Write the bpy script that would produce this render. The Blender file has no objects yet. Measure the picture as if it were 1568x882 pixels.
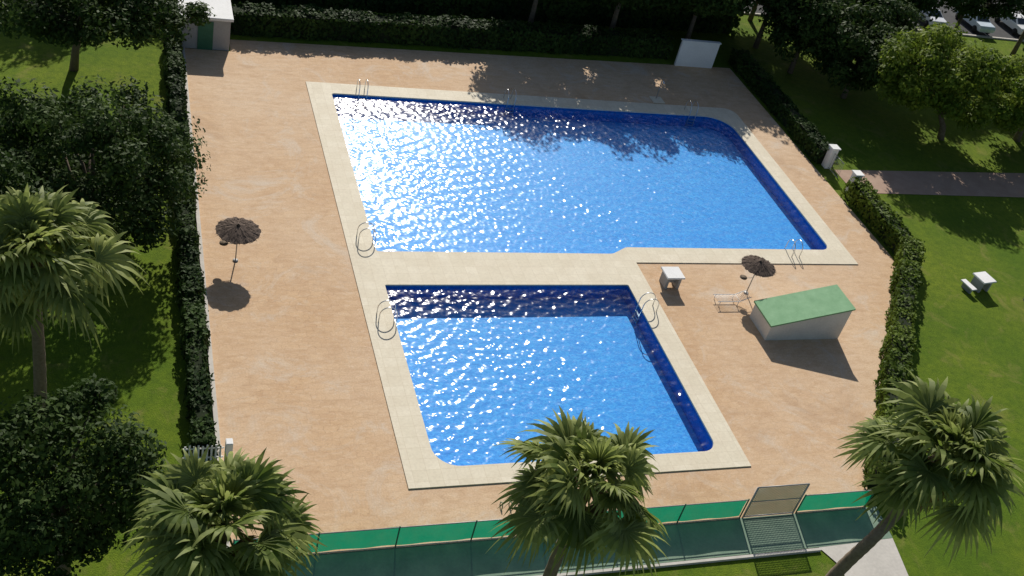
import bpy, bmesh, math, random
import numpy as np
from mathutils import Vector, Matrix
random.seed(7)
scene=bpy.context.scene
COL=scene.collection

# ------------------------------------------------------------------ helpers
def link(o,parent=None):
    COL.objects.link(o)
    if parent is not None: o.parent=parent
    return o
def empty(name,loc=(0,0,0),rot=0.0):
    e=bpy.data.objects.new(name,None); e.location=loc; e.rotation_euler=(0,0,rot); e.empty_display_size=.3
    return link(e)
def mesh_obj(name,verts,faces,mats=(),parent=None,loc=(0,0,0),smooth=False,mi=None):
    me=bpy.data.meshes.new(name); me.from_pydata([tuple(v) for v in verts],[],[tuple(f) for f in faces])
    for m in mats: me.materials.append(m)
    if mi is not None: me.polygons.foreach_set('material_index',mi)
    if smooth: me.polygons.foreach_set('use_smooth',[True]*len(me.polygons))
    me.update()
    o=bpy.data.objects.new(name,me); o.location=loc
    return link(o,parent)
def box(name,x0,x1,y0,y1,z0,z1,mat,parent=None,bev=0.0,loc=(0,0,0),rot=None):
    bm=bmesh.new(); bmesh.ops.create_cube(bm,size=1)
    for v in bm.verts:
        v.co=Vector(((x0+x1)/2+v.co.x*(x1-x0),(y0+y1)/2+v.co.y*(y1-y0),(z0+z1)/2+v.co.z*(z1-z0)))
    if bev: bmesh.ops.bevel(bm,geom=bm.edges[:],offset=bev,segments=2,affect='EDGES')
    me=bpy.data.meshes.new(name); bm.to_mesh(me); bm.free(); me.materials.append(mat)
    o=bpy.data.objects.new(name,me); o.location=loc
    if rot: o.rotation_euler=rot
    return link(o,parent)
def tube(name,pts,rad,mat,parent=None,n=8,loc=(0,0,0),cap=True):
    pts=[Vector(p) for p in pts]; rads=rad if isinstance(rad,(list,tuple)) else [rad]*len(pts)
    V=[];F=[];prev=None
    for i,p in enumerate(pts):
        d=(pts[min(i+1,len(pts)-1)]-pts[max(i-1,0)]).normalized()
        if prev is None:
            u=d.orthogonal().normalized()
        else:
            u=(prev-d*prev.dot(d)).normalized()
        prev=u; w=d.cross(u)
        for k in range(n):
            a=2*math.pi*k/n; V.append(p+(u*math.cos(a)+w*math.sin(a))*rads[i])
    for i in range(len(pts)-1):
        for k in range(n):
            F.append((i*n+k,i*n+(k+1)%n,(i+1)*n+(k+1)%n,(i+1)*n+k))
    if cap: F.append(tuple(range(n-1,-1,-1))); F.append(tuple(range((len(pts)-1)*n,len(pts)*n)))
    return mesh_obj(name,V,F,(mat,),parent,loc,smooth=True)
def fill(name,loops,z,mat,parent=None):
    bm=bmesh.new()
    for lp in loops:
        vs=[bm.verts.new((p[0],p[1],z)) for p in lp]
        for i in range(len(vs)): bm.edges.new((vs[i],vs[(i+1)%len(vs)]))
    bmesh.ops.triangle_fill(bm,use_beauty=True,use_dissolve=False,edges=bm.edges[:])
    bmesh.ops.recalc_face_normals(bm,faces=bm.faces[:])
    for f in bm.faces:
        if f.normal.z<0: f.normal_flip()
    me=bpy.data.meshes.new(name); bm.to_mesh(me); bm.free(); me.materials.append(mat)
    return link(bpy.data.objects.new(name,me),parent)
def rounded(pts,rs,seg=8):
    out=[];n=len(pts)
    for i,p in enumerate(pts):
        p=Vector(p);r=rs[i]
        if r<=0: out.append(tuple(p));continue
        a=(Vector(pts[i-1])-p).normalized(); b=(Vector(pts[(i+1)%n])-p).normalized()
        ang=a.angle(b); t=r/math.tan(ang/2); c=p+(a+b).normalized()*(r/math.sin(ang/2))
        s=p+a*t-c; e=p+b*t-c
        a0=math.atan2(s.y,s.x); a1=math.atan2(e.y,e.x); da=(a1-a0+math.pi)%(2*math.pi)-math.pi
        for k in range(seg+1):
            q=a0+da*k/seg; out.append((c.x+r*math.cos(q),c.y+r*math.sin(q)))
    return out
def loft(name,loop,z0,z1,mat,parent=None):
    n=len(loop); V=[(p[0],p[1],z0) for p in loop]+[(p[0],p[1],z1) for p in loop]
    return mesh_obj(name,V,[(i,(i+1)%n,n+(i+1)%n,n+i) for i in range(n)],(mat,),parent)
def arrmesh(name,V,Q,mat,shade=None,parent=None,loc=(0,0,0),smooth=False):
    V=np.asarray(V,np.float32);Q=np.asarray(Q,np.int32)
    me=bpy.data.meshes.new(name); me.vertices.add(len(V)); me.vertices.foreach_set('co',V.ravel())
    me.loops.add(Q.size); me.loops.foreach_set('vertex_index',Q.ravel())
    me.polygons.add(len(Q)); me.polygons.foreach_set('loop_start',np.arange(0,Q.size,4,dtype=np.int32))
    me.update(calc_edges=True)
    if smooth: me.polygons.foreach_set('use_smooth',np.ones(len(Q),bool))
    if shade is not None:
        a=me.attributes.new('shade','FLOAT','FACE'); a.data.foreach_set('value',np.asarray(shade,np.float32))
    me.materials.append(mat)
    o=bpy.data.objects.new(name,me); o.location=loc
    return link(o,parent)

# ------------------------------------------------------------------ materials
class NB:
    def __init__(s,name):
        s.m=bpy.data.materials.new(name); s.m.use_nodes=True; s.t=s.m.node_tree; s.t.nodes.clear()
        s.out=s.n('ShaderNodeOutputMaterial')
    def n(s,t,**k):
        q=s.t.nodes.new(t)
        for a,b in k.items(): setattr(q,a,b)
        return q
    def l(s,a,b): s.t.links.new(a,b)
    def set(s,node,**k):
        for a,b in k.items(): node.inputs[a.replace('_',' ')].default_value=b
    def pos(s):
        return s.n('ShaderNodeNewGeometry').outputs['Position']
    def mapv(s,src,scale=(1,1,1),rot=(0,0,0)):
        m=s.n('ShaderNodeMapping'); s.l(src,m.inputs['Vector']); m.inputs['Scale'].default_value=scale; m.inputs['Rotation'].default_value=rot
        return m.outputs[0]
    def noise(s,src,scale,detail=3,rough=.55,dist=0):
        q=s.n('ShaderNodeTexNoise'); s.l(src,q.inputs['Vector']); q.inputs['Scale'].default_value=scale; q.inputs['Detail'].default_value=detail; q.inputs['Roughness'].default_value=rough; q.inputs['Distortion'].default_value=dist
        return q.outputs['Fac']
    def ramp(s,src,stops):
        r=s.n('ShaderNodeValToRGB'); s.l(src,r.inputs[0]); e=r.color_ramp.elements
        while len(e)<len(stops): e.new(.5)
        for i,(p,c) in enumerate(stops):
            e[i].position=p; e[i].color=(c,c,c,1) if isinstance(c,(int,float)) else (*c,1)
        return r.outputs['Color']
    def mix(s,f,a,b,mode='MIX'):
        m=s.n('ShaderNodeMix',data_type='RGBA',blend_type=mode)
        for i,v in ((0,f),(6,a),(7,b)):
            if isinstance(v,(int,float)): m.inputs[i].default_value=v if i==0 else (v,v,v,1)
            elif isinstance(v,tuple): m.inputs[i].default_value=(*v,1)
            else: s.l(v,m.inputs[i])
        return m.outputs[2]
    def bump(s,h,strength,dist,nrm=None):
        b=s.n('ShaderNodeBump'); b.inputs['Strength'].default_value=strength; b.inputs['Distance'].default_value=dist; s.l(h,b.inputs['Height'])
        if nrm is not None: s.l(nrm,b.inputs['Normal'])
        return b.outputs[0]
    def prin(s,col,rough=.8,nrm=None,metal=0,spec=.3):
        p=s.n('ShaderNodeBsdfPrincipled')
        if isinstance(col,tuple): p.inputs['Base Color'].default_value=(*col,1)
        else: s.l(col,p.inputs['Base Color'])
        p.inputs['Roughness'].default_value=rough; p.inputs['Metallic'].default_value=metal; p.inputs['Specular IOR Level'].default_value=spec
        if nrm is not None: s.l(nrm,p.inputs['Normal'])
        return p.outputs[0]
    def done(s,sh): s.l(sh,s.out.inputs['Surface']); return s.m

def simple(name,c1,c2,scale=2,rough=.8,bump=.2,metal=0,spec=.3):
    b=NB(name); P=b.pos(); f=b.noise(P,scale,4)
    f2=b.noise(P,scale*9,3)
    c=b.mix(b.ramp(f,[(.3,0.),(.7,1.)]),c1,c2); c=b.mix(.35,c,b.mix(f2,tuple(x*.6 for x in c1),tuple(min(1,x*1.25) for x in c2)))
    return b.done(b.prin(c,rough,b.bump(f2,bump,.01),metal,spec))

def m_deck():
    b=NB('stamped_paving'); P=b.pos()
    w=b.n('ShaderNodeVectorMath',operation='ADD'); b.l(P,w.inputs[0])
    nz=b.n('ShaderNodeTexNoise'); b.l(P,nz.inputs['Vector']); nz.inputs['Scale'].default_value=1.7
    sc=b.n('ShaderNodeVectorMath',operation='SCALE'); b.l(nz.outputs['Color'],sc.inputs[0]); sc.inputs['Scale'].default_value=.6
    b.l(sc.outputs[0],w.inputs[1])
    br=b.n('ShaderNodeTexBrick'); b.l(w.outputs[0],br.inputs['Vector'])
    b.set(br,Scale=1.0,Mortar_Size=.018,Mortar_Smooth=.9,Brick_Width=.55,Row_Height=.36,Bias=0.)
    br.inputs['Color1'].default_value=(.575,.375,.215,1); br.inputs['Color2'].default_value=(.635,.43,.25,1); br.inputs['Mortar'].default_value=(.49,.31,.175,1)
    big=b.ramp(b.noise(P,.10,5,.6),[(.35,.0),(.65,1.)])
    c=b.mix(big,br.outputs['Color'],b.mix(.6,br.outputs['Color'],(.72,.56,.395)))
    st=b.noise(b.mapv(P,(.7,1.8,1)),1.5,6,.75,.5)
    c=b.mix(b.ramp(st,[(.47,0.),(.64,.45)]),c,(.47,.295,.16))
    st2=b.noise(b.mapv(P,(.8,1.8,1)),2.6,5,.75,.5)
    c=b.mix(b.ramp(st2,[(.50,0.),(.72,.5)]),c,(.74,.59,.43))
    stain=b.noise(P,.30,6,.75,1.2)
    c=b.mix(b.ramp(stain,[(.52,0.),(.68,.65)]),c,(.65,.57,.465))
    dk=b.noise(P,.22,6,.7,.8); c=b.mix(b.ramp(dk,[(.56,0.),(.72,.45)]),c,(.39,.25,.15))
    fine=b.noise(P,14,3)
    c=b.mix(b.ramp(fine,[(.3,.28),(.65,0.)]),c,(.30,.18,.11))
    return b.done(b.prin(c,.85,b.bump(fine,.3,.02,b.bump(br.outputs['Fac'],-.3,.02)),0,.2))
def m_coping():
    b=NB('cream_stone_coping'); P=b.pos()
    br=b.n('ShaderNodeTexBrick'); b.l(P,br.inputs['Vector'])
    br.offset=0.0
    b.set(br,Scale=1.0,Mortar_Size=.011,Mortar_Smooth=.5,Brick_Width=.6,Row_Height=.6,Bias=0.)
    br.inputs['Color1'].default_value=(.76,.69,.54,1); br.inputs['Color2'].default_value=(.70,.63,.48,1); br.inputs['Mortar'].default_value=(.61,.53,.39,1)
    n=b.noise(P,.8,5,.65); c=b.mix(b.ramp(n,[(.4,0.),(.75,.5)]),br.outputs['Color'],(.60,.51,.37))
    n2=b.noise(P,9,3); c=b.mix(b.ramp(n2,[(.35,.2),(.6,0.)]),c,(.42,.36,.26))
    return b.done(b.prin(c,.75,b.bump(n2,.2,.01),0,.3))
def m_lawn():
    b=NB('lawn_grass'); P=b.pos()
    a=b.noise(P,.16,5,.6); c=b.mix(b.ramp(a,[(.35,0.),(.65,1.)]),(.100,.175,.012),(.185,.245,.020))
    s=b.noise(b.mapv(P,(1,1,1),(0,0,.4)),2.2,5,.75); c=b.mix(b.ramp(s,[(.4,.0),(.68,.65)]),c,(.060,.115,.012))
    f=b.noise(P,22,3,.7); c=b.mix(b.ramp(f,[(.3,.5),(.65,0.)]),c,(.04,.070,.010))
    d=b.noise(P,.5,5,.7,1.); c=b.mix(b.ramp(d,[(.55,0.),(.72,.55)]),c,(.25,.22,.07))
    return b.done(b.prin(c,.95,b.bump(f,.7,.06),0,.1))
def m_pool(name,c1,c2,c3):
    b=NB(name); P=b.pos()
    v=b.n('ShaderNodeTexVoronoi',feature='F1'); b.l(P,v.inputs['Vector']); v.inputs['Scale'].default_value=5
    c=b.mix(v.outputs['Distance'],c1,c2)
    n=b.noise(b.mapv(P,(.8,1.5,1)),3.4,4,.7,2.2); c=b.mix(b.ramp(n,[(.42,.0),(.58,.95)]),c,c3)
    return b.done(b.prin(c,.5,None,0,.1))
def m_water():
    b=NB('pool_water')
    # Schlick Fresnel that is the same from above and below, so daylight reaches the floor
    g=b.n('ShaderNodeNewGeometry')
    dt=b.n('ShaderNodeVectorMath',operation='DOT_PRODUCT'); b.l(g.outputs['Normal'],dt.inputs[0]); b.l(g.outputs['Incoming'],dt.inputs[1])
    def M(op,a,c=None):
        q=b.n('ShaderNodeMath',operation=op)
        for i,v in enumerate((a,c)):
            if v is None: continue
            if isinstance(v,(int,float)): q.inputs[i].default_value=v
            else: b.l(v,q.inputs[i])
        return q.outputs[0]
    f=M('ADD',M('MULTIPLY',M('POWER',M('SUBTRACT',1.0,M('ABSOLUTE',dt.outputs['Value'])),5.0),.98),.02)
    tr=b.n('ShaderNodeBsdfTransparent'); tr.inputs['Color'].default_value=(.84,.95,1.0,1)
    gl=b.n('ShaderNodeBsdfGlossy'); gl.inputs['Roughness'].default_value=.17
    mx=b.n('ShaderNodeMixShader'); b.l(f,mx.inputs[0]); b.l(tr.outputs[0],mx.inputs[1]); b.l(gl.outputs[0],mx.inputs[2])
    return b.done(mx.outputs[0])
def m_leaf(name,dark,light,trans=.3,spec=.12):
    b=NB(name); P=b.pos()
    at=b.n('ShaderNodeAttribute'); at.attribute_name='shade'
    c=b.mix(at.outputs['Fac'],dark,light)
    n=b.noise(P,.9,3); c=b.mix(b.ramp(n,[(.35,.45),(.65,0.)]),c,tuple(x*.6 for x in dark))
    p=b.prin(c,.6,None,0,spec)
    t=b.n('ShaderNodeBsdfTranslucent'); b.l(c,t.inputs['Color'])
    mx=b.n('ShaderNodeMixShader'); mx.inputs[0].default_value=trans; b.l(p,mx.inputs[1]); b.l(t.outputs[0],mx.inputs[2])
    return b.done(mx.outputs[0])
def m_mesh(name,col,dens,tcol):
    b=NB(name)
    d=b.n('ShaderNodeBsdfDiffuse'); d.inputs['Color'].default_value=(*col,1)
    t=b.n('ShaderNodeBsdfTranslucent'); t.inputs['Color'].default_value=(*col,1)
    m0=b.n('ShaderNodeMixShader'); m0.inputs[0].default_value=.5; b.l(d.outputs[0],m0.inputs[1]); b.l(t.outputs[0],m0.inputs[2])
    tr=b.n('ShaderNodeBsdfTransparent'); tr.inputs['Color'].default_value=(*tcol,1)
    m=b.n('ShaderNodeMixShader')
    n=b.noise(b.pos(),1.5,3); r=b.ramp(n,[(.3,dens-.06),(.7,dens+.06)])
    b.l(r,m.inputs[0]); b.l(tr.outputs[0],m.inputs[1]); b.l(m0.outputs[0],m.inputs[2])
    return b.done(m.outputs[0])

DECK=m_deck(); COPE=m_coping(); LAWN=m_lawn(); WATER=m_water()
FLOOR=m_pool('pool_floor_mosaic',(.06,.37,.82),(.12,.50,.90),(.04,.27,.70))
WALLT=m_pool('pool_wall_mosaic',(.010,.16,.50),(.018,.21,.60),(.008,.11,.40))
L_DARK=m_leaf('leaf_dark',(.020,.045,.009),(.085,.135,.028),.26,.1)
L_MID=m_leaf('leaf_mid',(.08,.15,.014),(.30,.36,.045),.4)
L_HEDGE=m_leaf('leaf_hedge',(.055,.10,.010),(.18,.25,.028),.3)
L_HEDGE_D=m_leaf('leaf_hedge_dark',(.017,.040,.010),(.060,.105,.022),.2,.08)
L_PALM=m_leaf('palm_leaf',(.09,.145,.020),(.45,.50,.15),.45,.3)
L_DEAD=m_leaf('palm_leaf_dry',(.12,.09,.04),(.28,.22,.11),.2)
BARK=simple('bark',(.10,.075,.05),(.19,.15,.11),6,.95,.8)
PBARK=simple('palm_bark',(.15,.11,.075),(.27,.21,.15),9,.95,.9)
STEEL=simple('stainless_steel',(.6,.6,.6),(.75,.75,.75),5,.3,.0,.9,.5)
WHITE=simple('white_plaster',(.78,.77,.74),(.87,.86,.83),1.2,.85,.2)
CREAM=simple('cream_plaster',(.66,.63,.56),(.78,.75,.68),1.0,.85,.2)
GREY=simple('grey_plaster',(.30,.30,.30),(.40,.40,.39),.9,.85,.2)
GREENR=simple('green_roof_paint',(.13,.31,.14),(.22,.42,.22),2.2,.7,.2)
DGREEN=simple('green_metal_paint',(.03,.12,.07),(.05,.17,.10),3,.5,.1)
CONC=simple('pale_concrete',(.48,.45,.40),(.62,.58,.52),.8,.9,.3)
CONC_SHADE=simple('concrete_fence_shade',(.14,.22,.16),(.22,.30,.22),.9,.9,.3)  # green fence shadow put into the walkway concrete's colour
PATH=simple('reddish_path_paving',(.34,.22,.16),(.44,.31,.23),1.2,.9,.3)
ASPH=simple('asphalt',(.045,.045,.048),(.07,.07,.07),1.5,.9,.3)
PAINT=simple('road_paint',(.65,.65,.62),(.8,.8,.78),3,.7,.1)
THATCH=simple('woven_thatch',(.065,.047,.038),(.15,.11,.085),9,.95,.9)
IRON=simple('galvanised_metal',(.30,.30,.29),(.45,.44,.42),5,.5,.1,.3)
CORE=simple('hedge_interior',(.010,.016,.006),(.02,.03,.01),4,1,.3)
GMESH=m_mesh('green_windbreak_mesh',(.0,.24,.13),.86,(.25,.5,.38))

# ------------------------------------------------------------------ ground, deck, pools
deck=[(3.55,24.0),(3.55,62.3),(6.3,62.3),(6.3,63.9),(24,64.6),(43.2,65.4),(43.3,41.4),(30.4,24.0)]
deck_in=[(4.2,24.6),(4.2,61.6),(7.0,61.6),(7.0,63.2),(24,63.9),(42.6,64.7),(42.7,41.6),(30.0,24.6)]
S=600
ground=fill('lawn',[[(-S,-S),(S,-S),(S,S),(-S,S)],deck_in],-.03,LAWN)
cope_out=rounded([(10.5,59.0),(10.5,26.7),(26.0,26.7),(26.0,41.25),(40.4,41.25),(40.4,59.0)],[0,0,0,0,0,.9])
cope_hole=[(10.7,58.8),(10.7,26.9),(25.8,26.9),(25.8,41.45),(40.2,41.45),(40.2,57.6),(39.1,58.8)]
fill('paved_deck',[deck,cope_hole],0.0,DECK)
bigw=rounded([(11.9,57.75),(11.9,42.0),(24.9,42.0),(25.9,42.6),(39.25,42.6),(39.25,57.75)],[.2,.15,.6,.6,.6,1.7])
smw=rounded([(11.85,39.35),(11.85,27.7),(24.8,27.7),(24.8,39.35)],[.08,1.1,.7,.08])
cop=fill('pool_coping',[cope_out,bigw,smw],.05,COPE)
loft('coping_outer_edge',cope_out,.05,-.02,COPE,cop)
def water(x0,x1,y0,y1,seed,parent,rms=.135,st=.05):
    r=np.random.default_rng(seed)
    nx=int((x1-x0)/st);ny=int((y1-y0)/st)
    X,Y=np.meshgrid(np.linspace(x0,x1,nx),np.linspace(y0,y1,ny))
    Z=np.zeros_like(X); N=90
    M=.85+.25*np.sin(X*.31+Y*.12+seed)*np.cos(Y*.42-X*.1)+.15*np.sin(X*.9+Y*.5)
    for i in range(N):
        lam=.17*(5.0**r.uniform(0,1)); a=r.normal(1.35,.85); k=2*math.pi/lam
        s=math.sqrt(2)*rms/math.sqrt(N)
        wx=X+.25*np.sin(Y*.7+i)+.1*np.sin(Y*2.1+2*i); wy=Y+.25*np.sin(X*.6+2*i)
        Z+=s/k*np.sin(k*(math.cos(a)*wx+math.sin(a)*wy)+r.uniform(0,6.28))
    Z=Z*M-.11
    V=np.stack([X,Y,Z],-1).reshape(-1,3)
    I=np.arange(nx*ny).reshape(ny,nx)
    Q=np.stack([I[:-1,:-1],I[:-1,1:],I[1:,1:],I[1:,:-1]],-1).reshape(-1,4)
    return arrmesh('water',V,Q,WATER,None,parent,smooth=True)
for nm,lp,dep in (('swimming_pool',bigw,.85),('swimming_pool.001',smw,.9)):
    e=empty(nm)
    loft('coping_lip',lp,.05,-.03,COPE,e)
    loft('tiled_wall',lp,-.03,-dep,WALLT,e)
    fill('tiled_floor',[lp],-dep,FLOOR,e)
    if nm=='swimming_pool': water(11.8,39.35,41.9,57.85,3,e)
    else: water(11.75,24.9,27.6,39.45,5,e,.17)
box('deck_kerb',3.38,3.56,24.0,62.28,-.1,.10,CONC)
fill('walkway',[[(2.0,22.15),(27.0,22.2),(30.8,22.3),(31.0,23.99),(2.0,23.99)]],.012,CONC_SHADE)
fill('garden_path',[[(27.01,22.19),(27.5,21.2),(27.2,19.2),(26.2,16.5),(25.2,13),(28.2,13),(29.5,17),(30.3,20),(30.79,22.29)]],.010,CONC)
box('walkway_kerb',2.0,27.0,22.0,22.12,-.1,.09,CONC)
fill('garden_path',[[(44.7,48.9),(62,49.1),(80,47),(80,50.3),(63,52.3),(44.7,51.6)]],-.01,PATH)
fill('road',[[(-60,76),(200,76),(200,88),(-60,88)]],-.015,ASPH)
rk=empty('road_kerb'); box('kerb_near',-60,200,75.8,76,-.1,.1,CONC,rk)
for i in range(16): box('bay_line',20+5.6*i,20.12+5.6*i,76.2,79.2,-.02,-.010,PAINT,rk)

# ------------------------------------------------------------------ foliage generators
def crown_arrays(seed,rx,ry,rz,nclump,per,leaf,cr,flat=.0):
    r=np.random.default_rng(seed)
    d=r.normal(size=(nclump,3)); d/=np.linalg.norm(d,axis=1)[:,None]
    rad=r.uniform(.45,1.0,nclump)**.6
    lump=1+.22*np.sin(3*d[:,0]+seed)*np.cos(4*d[:,1]+seed*2)
    C=d*rad[:,None]*lump[:,None]*np.array([rx-cr*.6,ry-cr*.6,rz-cr*.5])
    C[:,2]=np.maximum(C[:,2],-rz*.65)
    R=cr*r.uniform(.6,1.25,nclump)
    cs=r.uniform(0,1,nclump)
    idx=np.repeat(np.arange(nclump),per); n=len(idx)
    q=r.normal(size=(n,3)); q/=np.linalg.norm(q,axis=1)[:,None]
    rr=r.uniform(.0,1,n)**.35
    P=C[idx]+q*(rr*R[idx])[:,None]*np.array([1,1,.75])
    nm=q*.8+np.array([0,0,.6])+r.normal(size=(n,3))*.5; nm/=np.linalg.norm(nm,axis=1)[:,None]
    t=np.cross(nm,r.normal(size=(n,3))); t/=np.linalg.norm(t,axis=1)[:,None]+1e-9
    b=np.cross(nm,t)
    s=leaf*r.uniform(.6,1.35,n)[:,None]
    V=np.stack([P-t*s,P-b*s*.5,P+t*s,P+b*s*.5],1).reshape(-1,3)
    Q=np.arange(n*4).reshape(-1,4)
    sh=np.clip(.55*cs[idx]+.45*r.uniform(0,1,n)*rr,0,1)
    return V,Q,sh,C
def tree(name,base,crown,rx,ry,rz,seed,mat,nclump=70,per=170,leaf=.15,cr=1.0,trad=.18,shared=None):
    e=empty(name,base); c=Vector(crown)-Vector(base)
    if shared is None:
        V,Q,sh,C=crown_arrays(seed,rx,ry,rz,nclump,per,leaf,cr)
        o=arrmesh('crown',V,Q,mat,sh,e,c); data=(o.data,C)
    else:
        data=shared; o=bpy.data.objects.new('crown',data[0]); o.location=c; link(o,e); o.rotation_euler=(0,0,seed*1.3); C=np.zeros((0,3))
    C=data[1]; rot=Matrix.Rotation(seed*1.3 if shared else 0,3,'Z')
    fork=c*.55; fork.z=max(c.z-rz*.9,c.z*.4)
    tube('trunk',[(0,0,-.1),(fork.x*.3,fork.y*.3,fork.z*.5),tuple(fork)],[trad*1.3,trad,trad*.8],BARK,e)
    rnd=random.Random(seed)
    for i in range(9):
        t=Vector(C[rnd.randrange(len(C))]); t=rot@t; t=c+t*.8
        if t.z<fork.z+.2: t.z=fork.z+.4
        m=(fork+t)/2+Vector((rnd.uniform(-.3,.3),rnd.uniform(-.3,.3),.2))
        tube('limb_%d'%(i+1),[tuple(fork),tuple(m),tuple(t)],[trad*.6,trad*.35,.03],BARK,e,n=6)
    return e,data
def hedge(name,pts,w,h,mat,seed=1,dens=170,leaf=.10):
    r=np.random.default_rng(seed); e=empty(name)
    Vs=[];Ss=[]
    for i in range(len(pts)-1):
        a=np.array(pts[i],float);b=np.array(pts[i+1],float);L=np.linalg.norm(b-a);d=(b-a)/L;s=np.array([-d[1],d[0]])
        V=[];nseg=max(2,int(L/1.2))
        for k in range(nseg+1):
            p=a+d*L*k/nseg
            for sx,z in ((-.5,0),(-.42,.93),(.42,.93),(.5,0)):
                q=p+s*sx*(w-.16); V.append((q[0],q[1],z*h-.03+.02))
        F=[]
        for k in range(nseg):
            for j in range(3): F.append((k*4+j,k*4+j+1,k*4+j+5,k*4+j+4))
        F+= [(3,2,1,0),(nseg*4,nseg*4+1,nseg*4+2,nseg*4+3)]
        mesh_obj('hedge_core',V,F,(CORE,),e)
        per=w+2*h; n=int(L*per*dens)
        u=r.uniform(-.02,1.02,n)*L; q=r.uniform(0,per,n)
        off=np.where(q<h,-w/2,np.where(q<h+w,q-h-w/2,w/2)); z=np.where(q<h,q,np.where(q<h+w,h,per-q))
        bl=.09*np.sin(u*1.9+seed)+.06*np.sin(u*4.7+2*seed)+.07*np.sin(u*.6+seed)
        side=np.where(q<h,-1,np.where(q<h+w,0,1))
        off=off+side*(bl*.8+r.normal(0,.05,n)); z=z+(side==0)*(bl+r.normal(0,.06,n))
        P=np.stack([a[0]+d[0]*u+s[0]*off,a[1]+d[1]*u+s[1]*off,np.maximum(z,.0)],1)
        nm=np.stack([s[0]*side,s[1]*side,(side==0)*1.0+.25],1)+r.normal(size=(n,3))*.5
        nm/=np.linalg.norm(nm,axis=1)[:,None]
        t=np.cross(nm,r.normal(size=(n,3)));t/=np.linalg.norm(t,axis=1)[:,None]+1e-9;bb=np.cross(nm,t)
        sz=leaf*r.uniform(.6,1.4,n)[:,None]
        Vs.append(np.stack([P-t*sz,P-bb*sz*.6,P+t*sz,P+bb*sz*.6],1).reshape(-1,3))
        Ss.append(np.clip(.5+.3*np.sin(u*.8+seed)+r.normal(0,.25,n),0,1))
    V=np.concatenate(Vs);Q=np.arange(len(V)).reshape(-1,4)
    arrmesh('leaves',V,Q,mat,np.concatenate(Ss),e)
    return e
def palm(base,mid,top,R,seed,nf=42,name='fan_palm_tree'):
    rnd=random.Random(seed); e=empty(name,base); B=Vector(base)
    pts=[Vector((0,0,-.1))]+[Vector(m)-B for m in mid]+[Vector(top)-B]
    P=[]
    for i in range(len(pts)-1):
        p0=pts[max(i-1,0)];p1=pts[i];p2=pts[i+1];p3=pts[min(i+2,len(pts)-1)]
        for k in range(14):
            t=k/14; P.append(.5*((2*p1)+(p2-p0)*t+(2*p0-5*p1+4*p2-p3)*t*t+(3*p1-p0-3*p2+p3)*t**3))
    P.append(pts[-1]); n=len(P)
    tube('trunk',[tuple(p) for p in P],[.24-.07*i/n+.012*(i%2) for i in range(n)],PBARK,e,n=12)
    T=pts[-1]
    def blades(nfr,elr,petL,br,mat,nm,shr):
        V=[];F=[];S=[]
        for k in range(nfr):
            az=k*2.39996+rnd.uniform(-.4,.4); f=k/max(1,nfr-1)
            el=math.radians(elr[0]+(elr[1]-elr[0])*(f**.9)+rnd.uniform(-13,13))
            d=Vector((math.cos(az)*math.cos(el),math.sin(az)*math.cos(el),math.sin(el)))
            L=petL*rnd.uniform(.65,1.3)*(1-.6*(1-f)**1.5); r=br*rnd.uniform(.72,1.15)*(.7+.3*min(1,f*3))
            p0=T+Vector((0,0,.12)); p1=p0+d*L*.55; dd=(d+Vector((0,0,-.15))).normalized(); p2=p1+dd*L*.45
            sd=Vector((-math.sin(az),math.cos(az),0))
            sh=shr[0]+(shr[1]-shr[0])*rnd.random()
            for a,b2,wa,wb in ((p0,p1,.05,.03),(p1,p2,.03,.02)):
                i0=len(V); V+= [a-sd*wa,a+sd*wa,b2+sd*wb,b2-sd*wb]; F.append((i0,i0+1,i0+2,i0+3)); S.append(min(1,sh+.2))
            ax=(dd+Vector((0,0,rnd.uniform(-.35,.15)))).normalized(); nrm=ax.cross(sd).normalized()
            if nrm.z<0: nrm=-nrm
            roll=rnd.uniform(-.7,.7); s2=(sd*math.cos(roll)+nrm*math.sin(roll)).normalized(); nrm=(nrm*math.cos(roll)-sd*math.sin(roll)).normalized()
            ns=23
            for i in range(ns):
                th=math.radians(-104+208*i/(ns-1)) 
                sg=(ax*math.cos(th)+s2*math.sin(th)); wd=(-ax*math.sin(th)+s2*math.cos(th)); wd=(wd+nrm*(.5 if i%2 else -.5)).normalized()
                ln=r*(1-.25*abs(th)/2)*rnd.uniform(.8,1.1); fold=.28*abs(math.sin(th))
                drp=rnd.uniform(.12,.5)*ln
                sec=[]
                for q,wq in ((0,.012),(.35,.048),(.6,.042),(.8,.020),(1.0,.002)):
                    c=p2+sg*ln*q*(1-.12*q*q)+nrm*fold*ln*q*(1-q*.6)+Vector((0,0,-drp*max(0,q-.35)**1.6*2.0))
                    sec.append((c,wq))
                i0=len(V); ss=min(1,max(0,sh+rnd.uniform(-.16,.16)))
                for c,wq in sec: V+= [c-wd*wq*r,c+wd*wq*r]
                for j in range(len(sec)-1):
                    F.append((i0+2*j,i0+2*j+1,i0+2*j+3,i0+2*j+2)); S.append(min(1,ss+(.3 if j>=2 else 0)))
        return arrmesh(nm,[tuple(v) for v in V],F,mat,S,e)
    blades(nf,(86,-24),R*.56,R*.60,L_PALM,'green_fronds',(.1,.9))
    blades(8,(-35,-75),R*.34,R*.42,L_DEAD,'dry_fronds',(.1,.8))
    return e

# ------------------------------------------------------------------ palms
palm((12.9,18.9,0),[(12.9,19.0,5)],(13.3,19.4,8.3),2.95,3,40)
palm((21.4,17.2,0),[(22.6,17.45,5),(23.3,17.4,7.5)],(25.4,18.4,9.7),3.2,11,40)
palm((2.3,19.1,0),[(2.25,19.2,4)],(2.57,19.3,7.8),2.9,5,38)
palm((-2.9,30.7,0),[(-2.8,30.8,4)],(-2.9,31.2,8),3.05,8,42)

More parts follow.
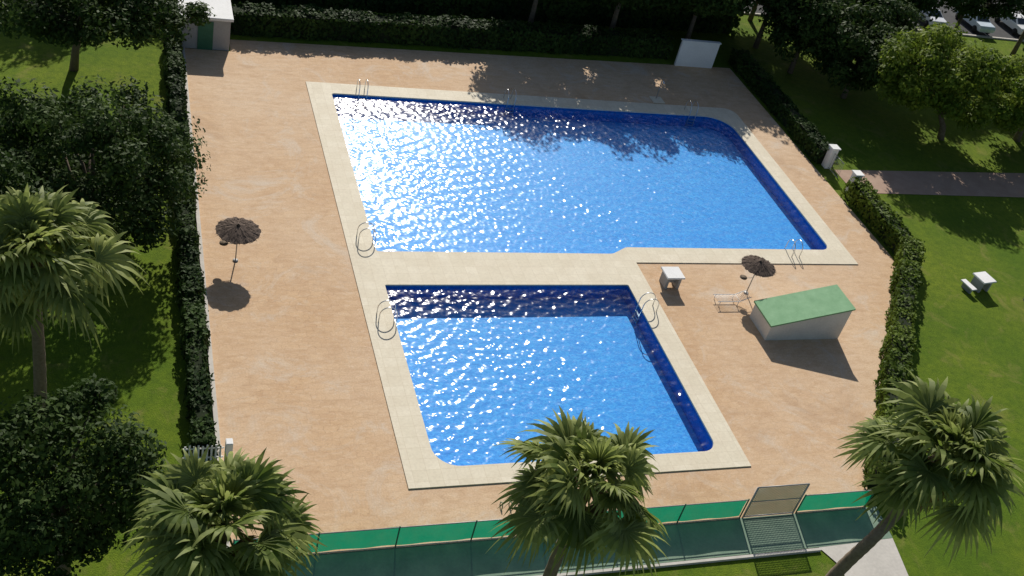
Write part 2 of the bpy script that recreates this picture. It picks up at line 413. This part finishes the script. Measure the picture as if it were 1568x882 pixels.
# ------------------------------------------------------------------ broadleaf trees
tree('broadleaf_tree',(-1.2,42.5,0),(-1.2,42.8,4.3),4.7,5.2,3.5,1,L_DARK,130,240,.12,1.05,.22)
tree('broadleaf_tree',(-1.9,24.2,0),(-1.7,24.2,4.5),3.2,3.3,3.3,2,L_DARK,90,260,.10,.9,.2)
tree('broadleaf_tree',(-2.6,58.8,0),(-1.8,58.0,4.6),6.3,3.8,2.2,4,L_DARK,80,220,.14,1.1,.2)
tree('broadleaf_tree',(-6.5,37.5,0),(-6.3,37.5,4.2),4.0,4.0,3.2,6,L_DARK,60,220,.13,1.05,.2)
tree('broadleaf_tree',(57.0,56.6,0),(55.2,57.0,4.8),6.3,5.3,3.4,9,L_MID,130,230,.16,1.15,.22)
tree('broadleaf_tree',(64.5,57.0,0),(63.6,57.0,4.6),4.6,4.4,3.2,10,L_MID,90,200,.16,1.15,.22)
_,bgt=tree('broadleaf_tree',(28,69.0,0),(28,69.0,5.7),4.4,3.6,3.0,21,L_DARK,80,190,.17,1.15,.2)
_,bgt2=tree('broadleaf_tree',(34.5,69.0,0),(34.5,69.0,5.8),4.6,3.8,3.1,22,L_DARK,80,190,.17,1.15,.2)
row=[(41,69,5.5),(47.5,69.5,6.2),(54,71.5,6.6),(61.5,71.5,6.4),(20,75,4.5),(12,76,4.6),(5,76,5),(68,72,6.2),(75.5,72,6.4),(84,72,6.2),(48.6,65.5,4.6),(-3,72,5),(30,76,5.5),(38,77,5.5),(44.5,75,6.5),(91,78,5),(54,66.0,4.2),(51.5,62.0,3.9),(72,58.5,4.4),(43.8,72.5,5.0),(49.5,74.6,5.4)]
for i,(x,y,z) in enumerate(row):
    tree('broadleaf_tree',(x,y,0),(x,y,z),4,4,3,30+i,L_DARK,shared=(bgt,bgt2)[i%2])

# ------------------------------------------------------------------ hedges
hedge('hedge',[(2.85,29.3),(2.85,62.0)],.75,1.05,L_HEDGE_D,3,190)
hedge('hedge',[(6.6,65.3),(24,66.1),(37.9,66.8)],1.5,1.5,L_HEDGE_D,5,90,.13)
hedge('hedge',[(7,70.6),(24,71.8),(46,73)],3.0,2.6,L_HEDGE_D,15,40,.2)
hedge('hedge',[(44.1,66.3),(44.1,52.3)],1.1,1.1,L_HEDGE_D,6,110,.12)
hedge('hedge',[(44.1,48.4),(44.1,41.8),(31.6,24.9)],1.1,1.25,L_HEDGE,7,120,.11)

# ------------------------------------------------------------------ buildings / walls
def pump_house():
    e=empty('pump_house'); x0,x1,y0,y1=30.85,35.3,34.9,36.75; hl,hr=.95,2.0
    V=[(x0,y0,0),(x1,y0,0),(x1,y1,0),(x0,y1,0),(x0,y0,hl),(x1,y0,hr),(x1,y1,hr),(x0,y1,hl)]
    mesh_obj('walls',V,[(0,1,5,4),(1,2,6,5),(2,3,7,6),(3,0,4,7)],(CREAM,),e)
    o=.08;t=.09;k=(hr-hl)/(x1-x0)
    z=lambda x:hl+(x-x0)*k+.003
    R=[(x0-o,y0-o),(x1+o,y0-o),(x1+o,y1+o),(x0-o,y1+o)]
    V=[(a,b,z(a)) for a,b in R]+[(a,b,z(a)+t) for a,b in R]
    mesh_obj('roof',V,[(3,2,1,0),(4,5,6,7),(0,1,5,4),(1,2,6,5),(2,3,7,6),(3,0,4,7)],(GREENR,),e)
    box('door_frame',x1+.001,x1+.05,y0+.5,y0+1.3,0,1.75,GREY,e)
pump_house()
def white_wall():
    e=empty('white_wall'); box('panel',38.4,41.5,65.1,65.3,0,2.0,WHITE,e,.01); box('cap',38.34,41.56,65.04,65.36,2.0,2.07,WHITE,e,.01)
white_wall()
def service():
    e=empty('service_building'); box('walls',3.3,6.2,62.35,71.8,0,2.0,GREY,e); box('roof_slab',3.15,6.35,62.2,72,2.0,2.18,WHITE,e,.02)
    box('door',4.3,5.2,62.30,62.348,0,1.85,DGREEN,e); box('parapet',3.15,3.3,62.2,72,2.183,2.3,WHITE,e)
service()
def gate_pillars():
    e=empty('garden_gate')
    for y in (48.8,51.9): 
        box('pillar',43.95,44.45,y-.25,y+.25,0,1.5,WHITE,e,.02); box('pillar_cap',43.88,44.52,y-.32,y+.32,1.5,1.58,WHITE,e,.01)
    for k in range(9): tube('bar_%d'%k,[(44.2,50.4+.15*k,.1),(44.2,50.4+.15*k,1.25)],.012,IRON,e,6)
    for z in (.12,1.22): tube('rail',[(44.2,50.38,z),(44.2,51.65,z)],.02,IRON,e,6)
gate_pillars()
box('white_pillar',3.62,3.88,28.3,28.62,0,1.35,WHITE,None,.02)
pk=empty('picket_fence')
for i in range(9): box('picket',2.15+.16*i,2.22+.16*i,28.62,28.65,0,.95+.05*(i%2),WHITE,pk)
for z in (.25,.75): box('picket_rail',2.1,3.6,28.655,28.69,z,z+.06,WHITE,pk)

# ------------------------------------------------------------------ fence and gate at bottom
def fence(name,x0,x1,y,h):
    e=empty(name); n=max(1,round((x1-x0)/2.9))
    V=[];F=[]
    m=int((x1-x0)/.24); rr=random.Random(4)
    for i in range(m+1):
        x=x0+(x1-x0)*i/m; w=.035*math.sin(i*.9)+rr.uniform(-.01,.01)
        V+=[(x,y+.05+w*.5,.07),(x,y+.05+w,h*.5),(x,y+.05+w*.3,h-.03+.015*math.sin(i*.6)-.03*abs(math.sin(math.pi*i*.24/2.9)))]
    for i in range(m):
        for j in range(2): F.append((i*3+j,(i+1)*3+j,(i+1)*3+j+1,i*3+j+1))
    mesh_obj('windbreak_mesh',V,F,(GMESH,),e)
    for i in range(n+1):
        x=x0+(x1-x0)*i/n; tube('post_%d'%i,[(x,y,-.1),(x,y,h+.05)],.03,DGREEN,e)
    for z in (.04,h+.0): tube('rail',[(x0,y,z),(x1,y,z)],.022,IRON,e,6)
fence('green_fence',3.6,24.1,24.0,1.15)
fence('green_fence',26.85,30.4,24.0,1.15)
def gate():
    e=empty('metal_gate'); x0,x1,y=24.25,26.7,24.0;h=1.9
    for x in (x0,x1): tube('post',[(x,y,-.1),(x,y,h)],.035,IRON,e)
    for z in (.08,h): tube('rail',[(x0,y,z),(x1,y,z)],.03,IRON,e)
    tube('mid_rail',[(x0,y,1.0),(x1,y,1.0)],.02,IRON,e)
    for i in range(1,36): tube('bar',[(x0+(x1-x0)*i/36,y,.08),(x0+(x1-x0)*i/36,y,h)],.012,DGREEN,e,5,cap=False)
    for i in range(1,27): tube('cross_bar',[(x0+.03,y+.012,.08+.068*i),(x1-.03,y+.012,.08+.068*i)],.011,DGREEN,e,5,cap=False)
gate()

# ------------------------------------------------------------------ ladders
def ladder(loc,rot,s=1.0):
    e=empty('pool_ladder',loc,rot)
    for sx in (-.25,.25):
        pts=[]
        for k in range(13):
            a=math.pi*k/12; pts.append((sx,.12+.42*math.cos(a)*1.0,.42+.42*math.sin(a)))
        pts=[(sx,.54,-.0)]+pts+[(sx,-.32,-.1),(sx,-.32,-.82)]
        tube('handrail',[(x,y,z*s) for x,y,z in pts],.026,STEEL,e)
    for z in (-.30,-.52,-.74): box('tread',-.25,.25,-.37,-.27,z-.015,z+.015,STEEL,e)
PI=math.pi
for x in (13.8,23.4,36.6): ladder((x,57.95,.05),0)
ladder((11.65,43.0,.05),PI/2); ladder((36.4,42.4,.05),PI); ladder((11.6,36.9,.05),PI/2); ladder((25.0,37.4,.05),-PI/2)
def shower():
    e=empty('pool_shower',(34.7,59.6,0))
    box('foot_tray',-.45,.45,-.45,.45,.002,.05,COPE,e,.01)
    tube('standpipe',[(0,.2,0),(0,.2,1.3),(0,.12,1.45),(0,-.1,1.48)],.035,STEEL,e); tube('shower_head',[(0,-.1,1.48),(0,-.13,1.4)],[.03,.10],STEEL,e,12)
    tube('tap',[(0,.2,.8),(0,.08,.8)],.03,STEEL,e)
shower()

# ------------------------------------------------------------------ thatched umbrellas
def umbrella(base,h,r,tilt,seed):
    e=empty('thatched_parasol',base); rnd=random.Random(seed)
    tube('pole',[(0,0,0),(tilt[0]*.5,tilt[1]*.5,h*.5),(tilt[0],tilt[1],h+.18)],.03,IRON,e)
    tube('base_plate',[(0,0,.003),(0,0,.04)],.13,IRON,e,16)
    n=64;V=[(tilt[0],tilt[1],h+.22)];F=[]
    rings=[.18,.4,.62,.82,1.0]
    for j,q in enumerate(rings):
        for k in range(n):
            a=2*PI*k/n; rr=r*q*(1+(rnd.uniform(-.035,.03) if j==4 else 0)); V.append((tilt[0]+rr*math.cos(a),tilt[1]+rr*math.sin(a),h+.22-.30*q**1.15+(.03 if k%4<2 else 0)*q+rnd.uniform(-.012,.012)))
    for k in range(n): F.append((0,1+k,1+(k+1)%n))
    for j in range(4):
        for k in range(n): F.append((1+j*n+k,1+(j+1)*n+k,1+(j+1)*n+(k+1)%n,1+j*n+(k+1)%n))
    o=mesh_obj('thatch_canopy',V,F,(THATCH,),e); o.modifiers.new('s','SOLIDIFY').thickness=.04
    V=[];F=[]
    for k in range(420):
        a=rnd.uniform(0,2*PI); q=rnd.uniform(.35,1.0); rr=r*q; L=rnd.uniform(.10,.18); w=.02
        z=h+.26-.30*q**1.15; c,s=math.cos(a),math.sin(a); i=len(V)
        V+=[(tilt[0]+rr*c-s*w,tilt[1]+rr*s+c*w,z),(tilt[0]+rr*c+s*w,tilt[1]+rr*s-c*w,z),(tilt[0]+(rr+L)*c,tilt[1]+(rr+L)*s,z-.08+rnd.uniform(-.02,.03))]
        F.append((i,i+1,i+2))
    mesh_obj('straw_fringe',V,F,(THATCH,),e)
    for k in range(8):
        a=2*PI*k/8; tube('rib_%d'%k,[(tilt[0],tilt[1],h+.12),(tilt[0]+r*.95*math.cos(a),tilt[1]+r*.95*math.sin(a),h-.12)],.015,BARK,e,5)
    tube('cap',[(tilt[0],tilt[1],h+.2),(tilt[0],tilt[1],h+.32)],[.10,.02],THATCH,e,10)
    t=.55
    tube('tray_arm',[(tilt[0]*t,tilt[1]*t,h*t),(tilt[0]*t-.55,tilt[1]*t-.05,h*t+.02)],.015,IRON,e,6)
    tube('tray',[(tilt[0]*t-.6,tilt[1]*t,h*t),(tilt[0]*t-.6,tilt[1]*t,h*t+.05)],.2,BARK,e,16)
    return e
umbrella((5.0,41.2,0),1.84,1.02,(.02,0),1)
umbrella((31.6,38.7,0),1.9,.93,(.05,.02),2)

# ------------------------------------------------------------------ tables, lounger
def table(loc,rot,bench=False):
    e=empty('stone_table',loc,rot)
    box('slab_top',-.52,.52,-.5,.5,.74,.84,WHITE,e,.015)
    box('leg_1',-.42,-.27,-.38,.38,0,.74,GREY,e,.01); box('leg_2',.27,.42,-.38,.38,0,.74,GREY,e,.01)
    box('stretcher',-.27,.27,-.06,.06,.2,.5,GREY,e)
    if bench: 
        box('bench_seat',-1.25,-.85,-.5,.5,.34,.42,WHITE,e,.01); box('bench_leg',-1.12,-.98,-.35,.35,0,.34,GREY,e)
table((27.2,39.4,0),0); table((47.7,39.1,-.02),.15,True); table((50.6,37.6,-.02),-.2)
def lounger(loc,rot):
    e=empty('sun_lounger',loc,rot)
    for y in (-.3,.3):
        tube('side_rail',[(-.95,y,.32),(.35,y,.32),(.95,y,.62)],.022,WHITE,e,6)
        for x in (-.8,.3): tube('leg',[(x,y,0),(x,y,.32)],.02,WHITE,e,6)
    for k in range(16):
        x=-.92+k*.085; tube('slat',[(x,-.3,.325),(x,.3,.325)],.010,WHITE,e,5)
    for k in range(8):
        t=k/8; x=.38+t*.57; tube('back_slat',[(x,-.3,.335+t*.29),(x,.3,.335+t*.29)],.010,WHITE,e,5)
lounger((30.2,37.9,0),.0)
rk2=empty('low_hoops',(14.0,25.5,0))  # four low hoops in place of unexplained curved marks on the deck
for k in range(4):
    tube('hoop_%d'%k,[(k*.38,-.13,0),(k*.38,-.13,.16),(k*.38+.03,0,.24),(k*.38,.13,.16),(k*.38,.13,0)],.02,DGREEN,rk2,6)

# ------------------------------------------------------------------ parked cars
GLASS=simple('car_glass',(.02,.025,.03),(.04,.045,.05),3,.1,0,0,.6); RUB=simple('tyre_rubber',(.02,.02,.02),(.03,.03,.03),5,.8,.1)
def car(loc,rot,col):
    m=simple('car_paint',col,tuple(min(1,c*1.1) for c in col),1,.3,0,0,.6); e=empty('parked_car',loc,rot)
    prof=[(-2.1,.35),(-2.15,.7),(-2.0,.92),(-1.2,1.0),(-.55,1.42),(.9,1.45),(1.7,1.0),(2.1,.92),(2.15,.6),(2.1,.35)]
    hw=[.82,.86,.86,.84,.66,.66,.84,.84,.86,.82]
    V=[(x,-w,z) for (x,z),w in zip(prof,hw)]+[(x,w,z) for (x,z),w in zip(prof,hw)];n=len(prof)
    F=[tuple(range(n-1,-1,-1)),tuple(range(n,2*n))]+[(i,(i+1)%n,n+(i+1)%n,n+i) for i in range(n)]
    o=mesh_obj('body',V,F,(m,),e); bv=o.modifiers.new('b','BEVEL'); bv.width=.06; bv.segments=2
    def q(nm,pts): mesh_obj(nm,pts,[(0,1,2,3)],(GLASS,),e)
    q('windscreen',[(-1.15,-.7,1.05),(-1.15,.7,1.05),(-.62,.56,1.40),(-.62,-.56,1.40)])
    q('rear_window',[(1.62,-.7,1.07),(1.62,.7,1.07),(1.0,.56,1.43),(1.0,-.56,1.43)])
    for s in (-1,1): q('side_window',[(-1.0,s*.845,1.04),(1.5,s*.845,1.04),(.85,s*.70,1.38),(-.5,s*.70,1.38)])
    for x in (-1.35,1.35):
        for s in (-1,1): tube('wheel',[(x,s*.68,.32),(x,s*.89,.32)],.33,RUB,e,18)
cols=[(.75,.75,.75),(.6,.62,.65),(.35,.5,.65),(.8,.8,.8),(.12,.12,.14),(.7,.72,.75),(.6,.68,.75),(.8,.8,.78),(.3,.33,.36)]
for i,x in enumerate([48,53.6,56.6,61.6,64.6,70,75.5,80.5,84]):
    car((x,78.3+.2*math.sin(i*2),0),PI/2+.03*math.sin(i),cols[i])

# ------------------------------------------------------------------ light, sky, camera
sun_dir=Vector((.33,1.5,1)).normalized()
sl=bpy.data.lights.new('sun','SUN'); sl.energy=5.0; sl.angle=math.radians(.53); sl.color=(1,.95,.87)
so=bpy.data.objects.new('sun',sl); so.rotation_euler=sun_dir.to_track_quat('Z','Y').to_euler(); so.location=(0,0,60); link(so)
w=bpy.data.worlds.new('World'); scene.world=w; w.use_nodes=True; nt=w.node_tree
sky=nt.nodes.new('ShaderNodeTexSky'); sky.sky_type='NISHITA'; sky.sun_disc=False
sky.sun_elevation=math.asin(sun_dir.z); sky.sun_rotation=math.atan2(sun_dir.x,sun_dir.y)
bg=nt.nodes['Background']; nt.links.new(sky.outputs[0],bg.inputs[0]); bg.inputs[1].default_value=.075
cam=bpy.data.cameras.new('camera'); cam.sensor_width=36; cam.lens=1646.4/1568*36; cam.clip_end=3000
co=bpy.data.objects.new('camera',cam); link(co)
Mr=[[0.94028,-0.26421,0.21465],[-0.00099,-0.63268,-0.77442],[0.34041,0.72795,-0.59515]]
R=Matrix((Mr[0],[-a for a in Mr[1]],[-a for a in Mr[2]])).transposed()
co.matrix_world=Matrix.Translation((0,0,32))@R.to_4x4()
scene.camera=co
scene.view_settings.view_transform='Standard'; scene.view_settings.look='None'; scene.view_settings.exposure=0
